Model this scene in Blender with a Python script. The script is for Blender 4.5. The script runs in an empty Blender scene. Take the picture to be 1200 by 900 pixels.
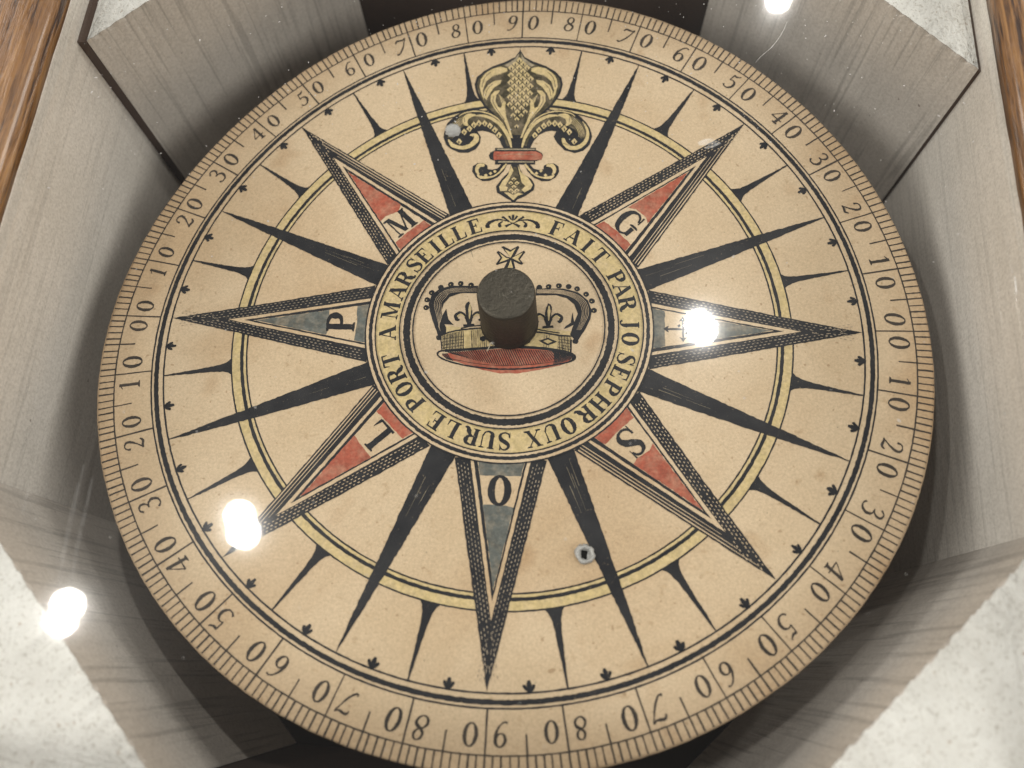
import bpy, bmesh, math, random
from mathutils import Vector, Matrix
from mathutils.geometry import tessellate_polygon
random.seed(7)
S = 0.076            # metres per rose radius (card is about 18 cm across)
ZB = 1.0             # height of the card's centre above the table, in rose radii

def W3(x, y, z):     # box-frame rose radii -> world metres
    return Vector((x*S, y*S, (z+ZB)*S))

# ------------------------------------------------------------------ camera
scene = bpy.context.scene
CAM_POS = (0.14773, -1.02198, 2.173699)
CAM_R = (0.997504, 0.064439, -0.028858)
CAM_D = (0.051232, -0.941825, -0.332177)
CAM_F = (-0.048584, 0.329869, -0.942776)
FPX = 950.0
cam = bpy.data.cameras.new('camera')
cam.sensor_width = 36.0; cam.lens = FPX/1200*36
cam.clip_start = 0.005; cam.clip_end = 50
cam_o = bpy.data.objects.new('camera', cam); scene.collection.objects.link(cam_o)
m = Matrix.Identity(4)
for i in range(3):
    m[i][0] = CAM_R[i]; m[i][1] = -CAM_D[i]; m[i][2] = -CAM_F[i]
m.translation = W3(*CAM_POS)
cam_o.matrix_world = m
cam.dof.use_dof = True; cam.dof.focus_distance = 2.36*S; cam.dof.aperture_fstop = 11.0
scene.camera = cam_o

# ------------------------------------------------------------------ light
world = bpy.data.worlds.new('World'); scene.world = world; world.use_nodes = True
bg = world.node_tree.nodes['Background']
bg.inputs[0].default_value = (1.0, 0.97, 0.93, 1); bg.inputs[1].default_value = 0.14

def ray_box(px, py):                       # photo pixel -> direction in the box frame
    a, b = (px-600)/FPX, (py-450)/FPX
    return Vector([CAM_R[i]*a + CAM_D[i]*b + CAM_F[i] for i in range(3)]).normalized()

Z_GLASS = 0.352
def glass_hit(px, py, z=Z_GLASS):
    d = ray_box(px, py); t = (z-CAM_POS[2])/d[2]
    return Vector(CAM_POS)+d*t, d

# ceiling spot lamps, found from where the glass mirrors them
LAMPS = [(819, 378, 12, 2.1), (824, 387, 12, 2.1), (280, 605, 13, 1.6), (285, 624, 14, 1.6),
         (78, 709, 13, 1.3), (71, 728, 11.5, 1.3), (913, -3, 9, 1.8)]
DIST = 1.5
for px, py, rad, power in LAMPS:
    h, d = glass_hit(px, py)
    up = Vector((d[0], d[1], -d[2]))
    ld = bpy.data.lights.new('spot_lamp', 'AREA'); ld.shape = 'DISK'
    ld.size = 2*rad/FPX*(DIST+0.15); ld.energy = power; ld.color = (1.0, 0.965, 0.91)
    lo = bpy.data.objects.new('spot_lamp', ld); scene.collection.objects.link(lo)
    lo.location = W3(*h)+up*DIST
    lo.rotation_euler = up.to_track_quat('Z', 'Y').to_euler()

# wide fill lamps, added out of view to brighten walls and blocks
for dx, dy, dz, power in ((-0.75, -0.38, 0.56, 7.4), (0.75, -0.38, 0.56, 7.4), (-0.82, 0.52, 0.50, 5.4), (0.82, 0.50, 0.50, 5.4)):
    up = Vector((dx, dy, dz)).normalized()
    ld = bpy.data.lights.new('fill_lamp', 'AREA'); ld.shape = 'DISK'; ld.size = 0.55; ld.energy = power; ld.color = (1.0, 0.96, 0.90)
    lo = bpy.data.objects.new('fill_lamp', ld); scene.collection.objects.link(lo)
    lo.location = W3(0, 0, 0)+up*DIST
    lo.rotation_euler = up.to_track_quat('Z', 'Y').to_euler()

vs = scene.view_settings
vs.view_transform = 'Standard'; vs.look = 'None'; vs.gamma = 1.0; vs.exposure = 0.22; vs.use_curve_mapping = False
scene.render.engine = 'CYCLES'
scene.cycles.max_bounces = 6; scene.cycles.diffuse_bounces = 3; scene.cycles.glossy_bounces = 3; scene.cycles.transparent_max_bounces = 12
scene.render.resolution_x = 1024; scene.render.resolution_y = 768

# ------------------------------------------------------------------ materials
def new_mat(name):
    mt = bpy.data.materials.new(name); mt.use_nodes = True
    nt = mt.node_tree; nt.nodes.clear()
    out = nt.nodes.new('ShaderNodeOutputMaterial')
    return mt, nt, out

class N:
    """small node helper"""
    def __init__(s, nt): s.nt = nt
    def n(s, t, **kw):
        nd = s.nt.nodes.new(t)
        for k, v in kw.items(): setattr(nd, k, v)
        return nd
    def link(s, a, b): s.nt.links.new(a, b)
    def coord(s, scale=(1, 1, 1), rot=(0, 0, 0)):
        tc = s.n('ShaderNodeTexCoord'); mp = s.n('ShaderNodeMapping')
        mp.inputs['Scale'].default_value = scale; mp.inputs['Rotation'].default_value = rot
        s.link(tc.outputs['Object'], mp.inputs[0]); return mp.outputs[0]
    def noise(s, co, scale, detail=4, rough=0.55, dist=0.0):
        t = s.n('ShaderNodeTexNoise'); t.inputs['Scale'].default_value = scale
        t.inputs['Detail'].default_value = detail; t.inputs['Roughness'].default_value = rough
        t.inputs['Distortion'].default_value = dist
        s.link(co, t.inputs['Vector']); return t.outputs['Fac']
    def ramp(s, fac, stops):
        r = s.n('ShaderNodeValToRGB'); e = r.color_ramp.elements
        e[0].position, e[0].color = stops[0][0], col(stops[0][1])
        e[1].position, e[1].color = stops[-1][0], col(stops[-1][1])
        for p, c in stops[1:-1]:
            x = e.new(p); x.color = col(c)
        s.link(fac, r.inputs[0]); return r.outputs[0]
    def mix(s, fac, a, b, mode='MIX'):
        x = s.n('ShaderNodeMix', data_type='RGBA', blend_type=mode)
        for sock, v in ((x.inputs[0], fac), (x.inputs[6], a), (x.inputs[7], b)):
            if hasattr(v, 'is_output'): s.link(v, sock)
            elif isinstance(v, (tuple, list)): sock.default_value = col(v)
            else: sock.default_value = v
        return x.outputs[2]
    def math(s, op, a, b=0.0):
        x = s.n('ShaderNodeMath', operation=op)
        for sock, v in ((x.inputs[0], a), (x.inputs[1], b)):
            if hasattr(v, 'is_output'): s.link(v, sock)
            else: sock.default_value = v
        return x.outputs[0]
    def bump(s, h, strength, dist=0.0002):
        b = s.n('ShaderNodeBump'); b.inputs['Strength'].default_value = strength
        b.inputs['Distance'].default_value = dist; s.link(h, b.inputs['Height']); return b.outputs[0]
    def bsdf(s, out, color, rough=0.8, spec=0.3, normal=None, metallic=0.0, coat=0.0):
        p = s.n('ShaderNodeBsdfPrincipled')
        if hasattr(color, 'is_output'): s.link(color, p.inputs['Base Color'])
        else: p.inputs['Base Color'].default_value = col(color)
        if hasattr(rough, 'is_output'): s.link(rough, p.inputs['Roughness'])
        else: p.inputs['Roughness'].default_value = rough
        p.inputs['Specular IOR Level'].default_value = spec
        p.inputs['Metallic'].default_value = metallic
        p.inputs['Coat Weight'].default_value = coat; p.inputs['Coat Roughness'].default_value = 0.12
        if normal is not None: s.link(normal, p.inputs['Normal'])
        s.link(p.outputs[0], out.inputs[0]); return p
def col(c): return (c[0], c[1], c[2], 1.0)

PAPER_A, PAPER_B, PAPER_C = (0.665, 0.52, 0.355), (0.60, 0.455, 0.295), (0.45, 0.315, 0.185)
def paper_colour(k):
    co = k.coord()
    big = k.noise(co, 34, 3, 0.6); fine = k.noise(co, 1900, 2, 0.8); mid = k.noise(co, 420, 2, 0.6, 0.3)
    c = k.ramp(big, [(0.32, PAPER_B), (0.62, PAPER_A)])
    sp = k.ramp(mid, [(0.64, (0, 0, 0)), (0.76, (0.55, 0.55, 0.55))])
    c = k.mix(sp, c, PAPER_C)
    st = k.ramp(k.noise(co, 16, 3, 0.6, 0.8), [(0.50, (0, 0, 0)), (0.70, (0.75, 0.75, 0.75))])
    c = k.mix(st, c, (0.50, 0.345, 0.20))
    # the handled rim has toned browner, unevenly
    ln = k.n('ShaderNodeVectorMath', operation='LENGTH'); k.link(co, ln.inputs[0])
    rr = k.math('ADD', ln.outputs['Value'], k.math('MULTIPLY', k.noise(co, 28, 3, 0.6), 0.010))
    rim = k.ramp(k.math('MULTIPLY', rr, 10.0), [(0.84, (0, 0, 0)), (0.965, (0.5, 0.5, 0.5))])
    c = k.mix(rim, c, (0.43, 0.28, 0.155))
    sp2 = k.ramp(k.noise(co, 900, 1, 0.5), [(0.70, (0, 0, 0)), (0.78, (0.6, 0.6, 0.6))])
    c = k.mix(sp2, c, (0.33, 0.21, 0.11))
    fox = k.ramp(k.noise(co, 75, 2, 0.5), [(0.63, (0, 0, 0)), (0.76, (0.5, 0.5, 0.5))])
    c = k.mix(fox, c, (0.38, 0.22, 0.10))
    g = k.ramp(fine, [(0.3, (0.85, 0.845, 0.84)), (0.7, (1.10, 1.10, 1.10))])
    return k.mix(1.0, c, g, 'MULTIPLY'), fine, co
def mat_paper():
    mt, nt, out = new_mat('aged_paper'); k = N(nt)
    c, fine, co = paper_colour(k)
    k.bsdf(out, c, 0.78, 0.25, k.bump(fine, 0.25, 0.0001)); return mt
def mat_wash(name, colour, strength=0.9, var=0.35):
    mt, nt, out = new_mat(name); k = N(nt); co = k.coord()
    pig = k.mix(k.ramp(k.noise(co, 190, 3, 0.7, 1.0), [(0.3, (0, 0, 0)), (0.7, (1, 1, 1))]), colour, [x*(1-var) for x in colour])
    f = k.ramp(k.noise(co, 420, 2, 0.7), [(0.28, (strength-0.22,)*3), (0.6, (strength,)*3)])
    g = k.ramp(k.noise(co, 1300, 1, 0.7), [(0.3, (0.82,)*3), (0.7, (1.13,)*3)])
    k.bsdf(out, k.mix(1.0, k.mix(f, PAPER_A, pig), g, 'MULTIPLY'), 0.75, 0.25); return mt
def mat_ink(name='engraving_ink', ca=(0.014, 0.0145, 0.018), cb=(0.030, 0.030, 0.033)):
    mt, nt, out = new_mat(name); k = N(nt); co = k.coord()
    base = k.ramp(k.noise(co, 140, 3, 0.6), [(0.35, ca), (0.7, cb)])
    worn = k.ramp(k.noise(co, 1700, 2, 0.75), [(0.66, (0, 0, 0)), (0.82, (0.45, 0.45, 0.45))])
    k.bsdf(out, k.mix(worn, base, PAPER_B), 0.7, 0.2); return mt
def mat_plain(name, color, rough=0.6, spec=0.4, metallic=0.0, bumpscale=0, bumpst=0.3, var=0.25):
    mt, nt, out = new_mat(name); k = N(nt); co = k.coord()
    c = k.mix(k.noise(co, 220, 5, 0.65), color, [x*(1-var) for x in color])
    nb = k.bump(k.noise(co, bumpscale, 4, 0.6), bumpst, 0.0003) if bumpscale else None
    k.bsdf(out, c, rough, spec, nb, metallic); return mt

def mat_painted_wood(name, axis, c0, c1, grain=1.0):
    """grey paint over open wood grain; axis is the grain direction"""
    mt, nt, out = new_mat(name); k = N(nt)
    sc = [1.0, 1.0, 1.0]; sc['xyz'.index(axis)] = 0.03
    co = k.coord(tuple(sc)); cu = k.coord()
    gr = k.noise(co, 760, 2, 0.55, 0.25); broad = k.noise(co, 130, 2, 0.5); blotch = k.noise(cu, 45, 3, 0.6)
    c = k.ramp(blotch, [(0.3, c1), (0.66, c0)])
    lo = 1-0.27*grain
    c = k.mix(1.0, c, k.ramp(gr, [(0.35, (lo, lo, lo)), (0.46, (1, 1, 1))]), 'MULTIPLY')
    lb = 1-0.10*grain
    c = k.mix(1.0, c, k.ramp(broad, [(0.32, (lb, lb, lb)), (0.62, (1, 1, 1))]), 'MULTIPLY')
    c = k.mix(1.0, c, k.ramp(k.noise(cu, 1500, 2, 0.75), [(0.32, (0.84, 0.83, 0.82)), (0.62, (1.05, 1.05, 1.05))]), 'MULTIPLY')
    dirt = k.ramp(k.noise(cu, 480, 2, 0.7), [(0.73, (0, 0, 0)), (0.80, (0.7, 0.7, 0.7))])
    c = k.mix(dirt, c, (0.16, 0.12, 0.10))
    k.bsdf(out, c, 0.6, 0.3, k.bump(gr, 0.4*grain, 0.0005)); return mt
def mat_white():
    mt, nt, out = new_mat('chalky_white_paint'); k = N(nt); co = k.coord()
    rib = k.noise(k.coord((1, 0.3, 1), (0, 0, 0.75)), 420, 2, 0.5)
    pit = k.noise(co, 1500, 3, 0.7); bl = k.noise(co, 90, 4, 0.65)
    c = k.ramp(bl, [(0.3, (0.72, 0.70, 0.66)), (0.65, (0.86, 0.845, 0.81))])
    c = k.mix(1.0, c, k.ramp(pit, [(0.34, (0.72, 0.70, 0.67)), (0.46, (1, 1, 1))]), 'MULTIPLY')
    dots = k.ramp(k.noise(co, 520, 3, 0.65), [(0.675, (0, 0, 0)), (0.73, (0.7, 0.7, 0.7))])
    c = k.mix(dots, c, (0.34, 0.22, 0.13))
    h = k.math('ADD', k.math('MULTIPLY', rib, 0.8), pit)
    k.bsdf(out, c, 0.8, 0.2, k.bump(h, 0.6, 0.0006)); return mt
def mat_oak(axis):
    mt, nt, out = new_mat('varnished_oak'); k = N(nt)
    sc = [1.0, 1.0, 1.0]; sc['xyz'.index(axis)] = 0.05
    co = k.coord(tuple(sc)); cu = k.coord()
    gr = k.noise(co, 950, 4, 0.7, 0.4); br = k.noise(co, 90, 3, 0.5)
    c = k.ramp(gr, [(0.36, (0.035, 0.014, 0.006)), (0.47, (0.19, 0.090, 0.028)), (0.66, (0.34, 0.18, 0.065))])
    c = k.mix(1.0, c, k.ramp(br, [(0.3, (0.7, 0.62, 0.55)), (0.65, (1.1, 1.08, 1.0))]), 'MULTIPLY')
    k.bsdf(out, c, 0.38, 0.5, k.bump(k.math('ADD', gr, k.noise(cu, 160, 3)), 0.6, 0.0007), coat=0.6); return mt
def mat_glass():
    mt, nt, out = new_mat('old_window_glass'); k = N(nt)
    tr = k.n('ShaderNodeBsdfTransparent'); tr.inputs[0].default_value = (0.98, 0.985, 0.98, 1)
    gl = k.n('ShaderNodeBsdfGlossy'); gl.inputs['Roughness'].default_value = 0.02
    hz = k.n('ShaderNodeBsdfGlossy'); hz.inputs['Roughness'].default_value = 0.26
    lw = k.n('ShaderNodeLayerWeight'); lw.inputs[0].default_value = 0.5
    f = k.math('ADD', k.math('MULTIPLY', k.math('POWER', lw.outputs['Facing'], 5.0), 0.96), 0.03)
    m1 = k.n('ShaderNodeMixShader'); k.link(f, m1.inputs[0]); k.link(tr.outputs[0], m1.inputs[1]); k.link(gl.outputs[0], m1.inputs[2])
    h2 = k.n('ShaderNodeBsdfGlossy'); h2.inputs['Roughness'].default_value = 0.085
    m0 = k.n('ShaderNodeMixShader'); m0.inputs[0].default_value = 0.0035
    k.link(m1.outputs[0], m0.inputs[1]); k.link(h2.outputs[0], m0.inputs[2])
    m2 = k.n('ShaderNodeMixShader'); m2.inputs[0].default_value = 0.0018
    k.link(m0.outputs[0], m2.inputs[1]); k.link(hz.outputs[0], m2.inputs[2])
    k.link(m2.outputs[0], out.inputs[0]); return mt
def mat_scratch(amount):
    mt, nt, out = new_mat('glass_scratch'); k = N(nt); co = k.coord()
    tr = k.n('ShaderNodeBsdfTransparent'); df = k.n('ShaderNodeBsdfDiffuse'); df.inputs[0].default_value = (0.9, 0.9, 0.88, 1)
    mx = k.n('ShaderNodeMixShader'); k.link(k.ramp(k.noise(co, 900, 3), [(0.35, (amount*0.25,)*3), (0.6, (amount,)*3)]), mx.inputs[0])
    k.link(tr.outputs[0], mx.inputs[1]); k.link(df.outputs[0], mx.inputs[2]); k.link(mx.outputs[0], out.inputs[0]); return mt

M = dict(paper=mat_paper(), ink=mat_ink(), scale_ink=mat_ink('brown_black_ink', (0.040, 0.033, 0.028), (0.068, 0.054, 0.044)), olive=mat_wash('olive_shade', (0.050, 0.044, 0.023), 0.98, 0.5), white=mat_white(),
         red=mat_wash('red_wash', (0.43, 0.078, 0.043), 0.93), yellow=mat_wash('yellow_wash', (0.60, 0.465, 0.17), 0.62, 0.2), hatch=mat_wash('pale_hatch', (0.40, 0.33, 0.25), 0.95, 0.4),
         blue=mat_wash('grey_blue_wash', (0.10, 0.13, 0.135), 0.92, 0.55), grey=mat_wash('dull_ink_tint', (0.20, 0.19, 0.13), 0.7),
         paint_y=mat_painted_wood('grey_paint_side', 'y', (0.79, 0.735, 0.675), (0.71, 0.66, 0.60), 0.42),
         paint_x=mat_painted_wood('grey_paint_end', 'x', (0.70, 0.66, 0.61), (0.60, 0.565, 0.52), 0.55),
         paint_z=mat_painted_wood('grey_paint_block', 'z', (0.74, 0.68, 0.62), (0.66, 0.605, 0.55), 0.85),
         oak_y=mat_oak('y'), oak_x=mat_oak('x'), glass=mat_glass(), scratch=mat_scratch(0.8), streak=mat_scratch(0.05), smudge=mat_scratch(0.30),
         floor=mat_plain('dark_stained_board', (0.045, 0.028, 0.022), 0.6, 0.3, 0, 90, 0.5),
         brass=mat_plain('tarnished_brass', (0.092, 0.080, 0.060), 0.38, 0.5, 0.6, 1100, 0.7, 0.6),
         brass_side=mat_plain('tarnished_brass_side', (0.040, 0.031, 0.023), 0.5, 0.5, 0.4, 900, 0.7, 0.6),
         solder=mat_plain('grey_solder', (0.60, 0.59, 0.57), 0.45, 0.5, 0.25, 1400, 0.8, 0.6),
         hole=mat_plain('hole_dark', (0.008, 0.007, 0.006), 0.9, 0.1),
         thread=mat_plain('pale_thread', (0.62, 0.55, 0.43), 0.9, 0.1),
         table=mat_plain('plinth_laminate', (0.30, 0.28, 0.26), 0.6, 0.3, 0, 120, 0.1))

# ------------------------------------------------------------------ object helpers
C = scene.collection
def mesh_obj(name, verts, faces, mat, parent=None, mats=None, midx=None, smooth=False):
    me = bpy.data.meshes.new(name); me.from_pydata([tuple(v) for v in verts], [], faces)
    for mm in (mats or [mat]): me.materials.append(mm)
    if midx: me.polygons.foreach_set('material_index', midx)
    if smooth: me.polygons.foreach_set('use_smooth', [True]*len(me.polygons))
    me.update()
    o = bpy.data.objects.new(name, me); C.objects.link(o)
    if parent: o.parent = parent
    return o
def box_bm(name, x0, x1, y0, y1, z0, z1, mat, parent, bevel=0.0, seg=2, rough=0.0):
    bm = bmesh.new()
    bmesh.ops.create_cube(bm, size=1)
    for v in bm.verts:
        v.co = Vector(((x0 if v.co.x < 0 else x1)*S, (y0 if v.co.y < 0 else y1)*S, ((z0 if v.co.z < 0 else z1)+ZB)*S))
    if bevel: bmesh.ops.bevel(bm, geom=bm.edges[:], offset=bevel*S, segments=seg, affect='EDGES', profile=0.6)
    me = bpy.data.meshes.new(name); bm.to_mesh(me); bm.free(); me.materials.append(mat)
    o = bpy.data.objects.new(name, me); C.objects.link(o); o.parent = parent
    return o
def tag(o, label, cat, group=None):
    o['label'] = label; o['category'] = cat
    if group: o['group'] = group

# ------------------------------------------------------------------ the table below the box
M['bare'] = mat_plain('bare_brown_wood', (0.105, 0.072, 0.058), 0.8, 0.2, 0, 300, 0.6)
t = mesh_obj('tabletop', [(-1.5, -1.5, 0), (1.5, -1.5, 0), (1.5, 1.5, 0), (-1.5, 1.5, 0)], [(0, 1, 2, 3)], M['table'])
t['kind'] = 'structure'

# ------------------------------------------------------------------ the box
WI, CC, ZT, ZR = 1.3093, 0.6409, 0.2846, 0.366
ZF = -0.78
TH = 0.13
box = bpy.data.objects.new('compass_box', None); C.objects.link(box); box.empty_display_size = 0.05
tag(box, 'square wooden compass box with grey painted inside, white corner blocks and oak rim', 'compass box')
box_bm('bottom_board', -WI-TH, WI+TH, -WI-TH, WI+TH, -ZB+0.004, ZF, M['floor'], box, 0.01)
box_bm('side_wall', -WI-TH, -WI, -WI-TH, WI+TH, ZF+0.002, ZR, M['paint_y'], box, 0.006)
box_bm('side_wall', WI, WI+TH, -WI-TH, WI+TH, ZF+0.002, ZR, M['paint_y'], box, 0.006)
box_bm('end_wall', -WI-0.001, WI+0.001, WI, WI+TH-0.004, ZF+0.002, ZR-0.003, M['bare'], box, 0.006)
box_bm('end_wall', -WI-0.001, WI+0.001, -WI-TH+0.004, -WI, ZF+0.002, ZR-0.003, M['bare'], box, 0.006)

def corner_block(sx, sy, gap_side, gap_end):
    """triangular post; its rough sawn top is painted white"""
    xw, yw = WI-gap_side, WI-gap_end
    rnd = random.Random(int(sx*3+sy*7+50))
    NH = 96; NV = 14
    P0 = Vector((xw, CC+0.004)); P1 = Vector((CC+0.004, yw))
    ch = 0.012
    tang = (P1-P0).normalized(); nrm = Vector((-1, -1)).normalized()
    verts = []; faces = []; idx = []
    jit = [0.0]*(NH+1)
    for i in range(NH+1):
        jit[i] = (0.0055*math.sin(i*1.25+rnd.random()*0.9)*(0.4+rnd.random()) + rnd.uniform(-0.004, 0.004))*(1.0 if sy < 0 else 0.6)
    zs = [ZT - (ZT-ZF-0.003)*(j/NV)**1.6 for j in range(NV+1)]
    # front (diagonal) face
    for j in range(NV+1):
        for i in range(NH+1):
            p = P0.lerp(P1, i/NH)
            k = math.exp(-j*1.4)
            e = nrm*(jit[i]*k*0.8)
            z = zs[j] + (jit[i]*1.1 if j == 0 else 0)
            verts.append(((p.x+e.x)*sx, (p.y+e.y)*sy, z))
    for j in range(NV):
        for i in range(NH):
            a = j*(NH+1)+i
            faces.append((a, a+1, a+NH+2, a+NH+1)); idx.append(0)
    # short return faces along the two walls
    base = len(verts)
    for (px_, py_) in ((P0.x, P0.y), (xw, yw), (P1.x, P1.y)):
        for z in (ZT, ZF+0.003):
            verts.append((px_*sx, py_*sy, z))
    faces += [(base, base+2, base+3, base+1), (base+2, base+4, base+5, base+3)]; idx += [0, 0]
    body = mesh_obj('corner_block', [W3(*v) for v in verts], faces, M['paint_z'], box)
    # the white sawn top: a slightly uneven sheet
    tv = []; tf = []; NR = 40
    for r in range(NR+1):
        f = r/NR
        for i in range(NH+1):
            p = P0.lerp(P1, i/NH); q = Vector((xw, yw))
            # fan from the diagonal edge to the two back edges
            s_ = i/NH
            back = (Vector((xw, P0.y)).lerp(q, s_*2) if s_ < 0.5 else q.lerp(Vector((P1.x, yw)), s_*2-1))
            u = p.lerp(back, f)
            e = nrm*(jit[i]*0.8*max(0, 1-f*14))
            z = ZT + jit[i]*1.1*max(0, 1-f*3) + (rnd.uniform(-0.0016, 0.0016) if 0 < r < NR else 0) + 0.0006
            tv.append(W3((u.x+e.x)*sx, (u.y+e.y)*sy, z))
    for r in range(NR):
        for i in range(NH):
            a = r*(NH+1)+i; tf.append((a, a+NH+1, a+NH+2, a+1))
    top = mesh_obj('sawn_top', tv, tf, M['white'], body, smooth=True)
    for ob in (body, top):
        bm = bmesh.new(); bm.from_mesh(ob.data); bmesh.ops.remove_doubles(bm, verts=bm.verts[:], dist=1e-7)
        bmesh.ops.recalc_face_normals(bm, faces=bm.faces[:]); bm.to_mesh(ob.data); bm.free()
    return body
box_bm('dark_gap_strip', -WI+0.0008, -WI+0.031, CC+0.003, WI-0.002, ZF+0.004, ZT-0.004, M['bare'], box)  # added dark strip: bare wood and the gap's shade in one colour
box_bm('dark_gap_strip', WI-0.0105, WI-0.0008, CC+0.004, WI-0.002, ZF+0.004, ZT-0.008, M['bare'], box)  # thin dark strip added to darken the gap beside this block
corner_block(-1, 1, 0.033, 0.012)['label'] = 'grey corner block standing a little off the side wall'
corner_block(1, 1, 0.012, 0.012)
corner_block(-1, -1, 0.003, 0.003)
corner_block(1, -1, 0.003, 0.003)

# oak rim: four mitred rails with a rounded inner edge
def rail(axis, sign, mat):
    prof = [(0.0, 0.0), (-0.002, 0.025), (0.004, 0.045), (0.018, 0.060), (0.05, 0.070), (0.10, 0.074), (0.20, 0.074), (0.235, 0.068), (0.25, 0.05), (0.25, 0.0)]
    L = 40; verts = []; faces = []
    rnd = random.Random(3+int(sign)+len(axis))
    for i in range(L+1):
        for (o_, z) in prof:
            d = WI-0.014+o_+rnd.uniform(-0.0012, 0.0012); tt = (i/L*2-1)*(WI-0.0145+o_)
            zz = ZR+0.004+z + rnd.uniform(-0.0008, 0.0008)
            verts.append(W3(sign*d, tt, zz) if axis == 'y' else W3(tt, sign*d, zz))
    n = len(prof)
    for i in range(L):
        for j in range(n):
            a = i*n+j; b = i*n+(j+1) % n
            faces.append((a, b, b+n, a+n))
    faces += [tuple(range(n)), tuple(range(L*n, L*n+n))]
    o = mesh_obj('oak_rail', verts, faces, mat, box, smooth=True)
    bm = bmesh.new(); bm.from_mesh(o.data); bmesh.ops.recalc_face_normals(bm, faces=bm.faces[:]); bm.to_mesh(o.data); bm.free()
rail('y', -1, M['oak_y']); rail('y', 1, M['oak_y']); rail('x', -1, M['oak_x']); rail('x', 1, M['oak_x'])
# pivot post under the card
def lathe(name, prof, mat, parent, seg=64, jit=0.0, mats=None, split=None):
    verts = []; faces = []; n = len(prof); idx = []
    for i in range(seg):
        a = 2*math.pi*i/seg
        for r, z in prof:
            rr = r*(1+random.uniform(-jit, jit)) if r > 0.001 else r
            verts.append((rr*math.cos(a)*S, rr*math.sin(a)*S, z*S))
    for i in range(seg):
        for j in range(n-1):
            a = i*n+j; b = ((i+1) % seg)*n+j
            faces.append((a, b, b+1, a+1)); idx.append(1 if split is not None and j >= split else 0)
    o = mesh_obj(name, verts, faces, mat, parent, mats=mats, midx=idx if mats else None, smooth=True)
    bm = bmesh.new(); bm.from_mesh(o.data); bmesh.ops.remove_doubles(bm, verts=bm.verts[:], dist=1e-7)
    bmesh.ops.recalc_face_normals(bm, faces=bm.faces[:]); bm.to_mesh(o.data); bm.free()
    return o
CARD_POS = (0.013917, -0.083999, 0.003706)
CARD_ROT = ((0.999506, -0.019555, -0.024592), (0.020529, 0.998989, 0.039992), (0.023785, -0.040477, 0.998897))
pv = lathe('pivot_post', [(0.10, 0), (0.10, 0.03), (0.03, 0.05), (0.03, 0.55), (0.008, 0.70), (0.0, 0.735)], M['brass'], box)
pv.location = W3(CARD_POS[0], CARD_POS[1], ZF+0.001)

# the glass
gp = box_bm('glass_pane', -WI+0.004, WI-0.004, -WI+0.004, WI-0.004, Z_GLASS-0.038, Z_GLASS, M['glass'], box)
def on_glass(px, py, lift=0.0015):
    h, d = glass_hit(px, py); return Vector((h[0], h[1], Z_GLASS+lift))
def glass_mark(name, pts, w, mat):
    P = [on_glass(*p) for p in pts]; L = []; R = []
    for i, p in enumerate(P):
        tg = (P[min(i+1, len(P)-1)]-P[max(i-1, 0)]); tg.z = 0; tg.normalize()
        nn = Vector((-tg.y, tg.x, 0))*w*(0.35+0.65*math.sin(math.pi*(i+0.3)/(len(P)-0.4)))
        L.append(p+nn); R.append(p-nn)
    n = len(P); ht = Vector((0, 0, 0.0012))
    verts = [W3(*v) for v in L+R] + [W3(*(v+ht)) for v in P]
    faces = []
    for i in range(n-1):
        faces += [(i, i+1, 2*n+i+1, 2*n+i), (n+i+1, n+i, 2*n+i, 2*n+i+1)]
    mesh_obj(name, verts, faces, mat, gp)
glass_mark('fibre', [(922, 26), (919, 34), (914, 43), (909, 50), (903, 57), (897, 62), (891, 67), (885, 74)], 0.0008, M['scratch'])
glass_mark('smear_streak', [(99, 545), (90, 580), (81, 620), (74, 655), (69, 685)], 0.006, M['streak'])
glass_mark('smear_streak', [(109, 560), (100, 600), (91, 640), (85, 680)], 0.005, M['streak'])
glass_mark('smear_streak', [(34, 574), (30, 590), (27, 604)], 0.004, M['streak'])
glass_mark('smear_streak', [(818, 169), (826, 167), (834, 166), (842, 168)], 0.010, M['smudge'])
glass_mark('smear_streak', [(826, 174), (834, 172), (844, 168)], 0.004, M['smudge'])
glass_mark('fibre', [(1189, 325), (1190, 335), (1191, 346)], 0.0016, M['scratch'])

# dust on the glass: thickest towards the far edge
drnd = random.Random(11); dv = []; df_ = []
for i in range(1100):
    x = drnd.uniform(-1.28, 1.28); y = 1.28-abs(drnd.gauss(0, 0.6)) if i < 950 else drnd.uniform(-1.28, 1.28)
    if abs(y) > 1.28: continue
    r = 0.0011+0.0016*drnd.random()**4; n0 = len(dv); ln_ = 1+2.2*drnd.random()**5; an = drnd.uniform(0, 6.28)
    for k in range(5):
        t_ = k*1.2566; u_ = r*ln_*math.cos(t_)*drnd.uniform(.6, 1.1); w_ = r*math.sin(t_)*drnd.uniform(.6, 1.1)
        dv.append(W3(x+u_*math.cos(an)-w_*math.sin(an), y+u_*math.sin(an)+w_*math.cos(an), Z_GLASS+0.0006))
    dv.append(W3(x, y, Z_GLASS+0.0006+r*0.8))
    df_ += [(n0+k, n0+(k+1) % 5, n0+5) for k in range(5)]
dust = mesh_obj('dust', dv, df_, mat_plain('grey_dust', (0.62, 0.60, 0.57), 0.9, 0.1), gp)
dust['kind'] = 'stuff'

# ------------------------------------------------------------------ the compass card
card = bpy.data.objects.new('compass_card', None); C.objects.link(card); card.empty_display_size = 0.05
cm = Matrix.Identity(4)
for i in range(3):
    for j in range(3): cm[i][j] = CARD_ROT[i][j]
cm.translation = W3(*CARD_POS)
card.matrix_world = cm
tag(card, 'round printed paper compass card with black and red star, crown and fleur-de-lis', 'compass card')

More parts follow.
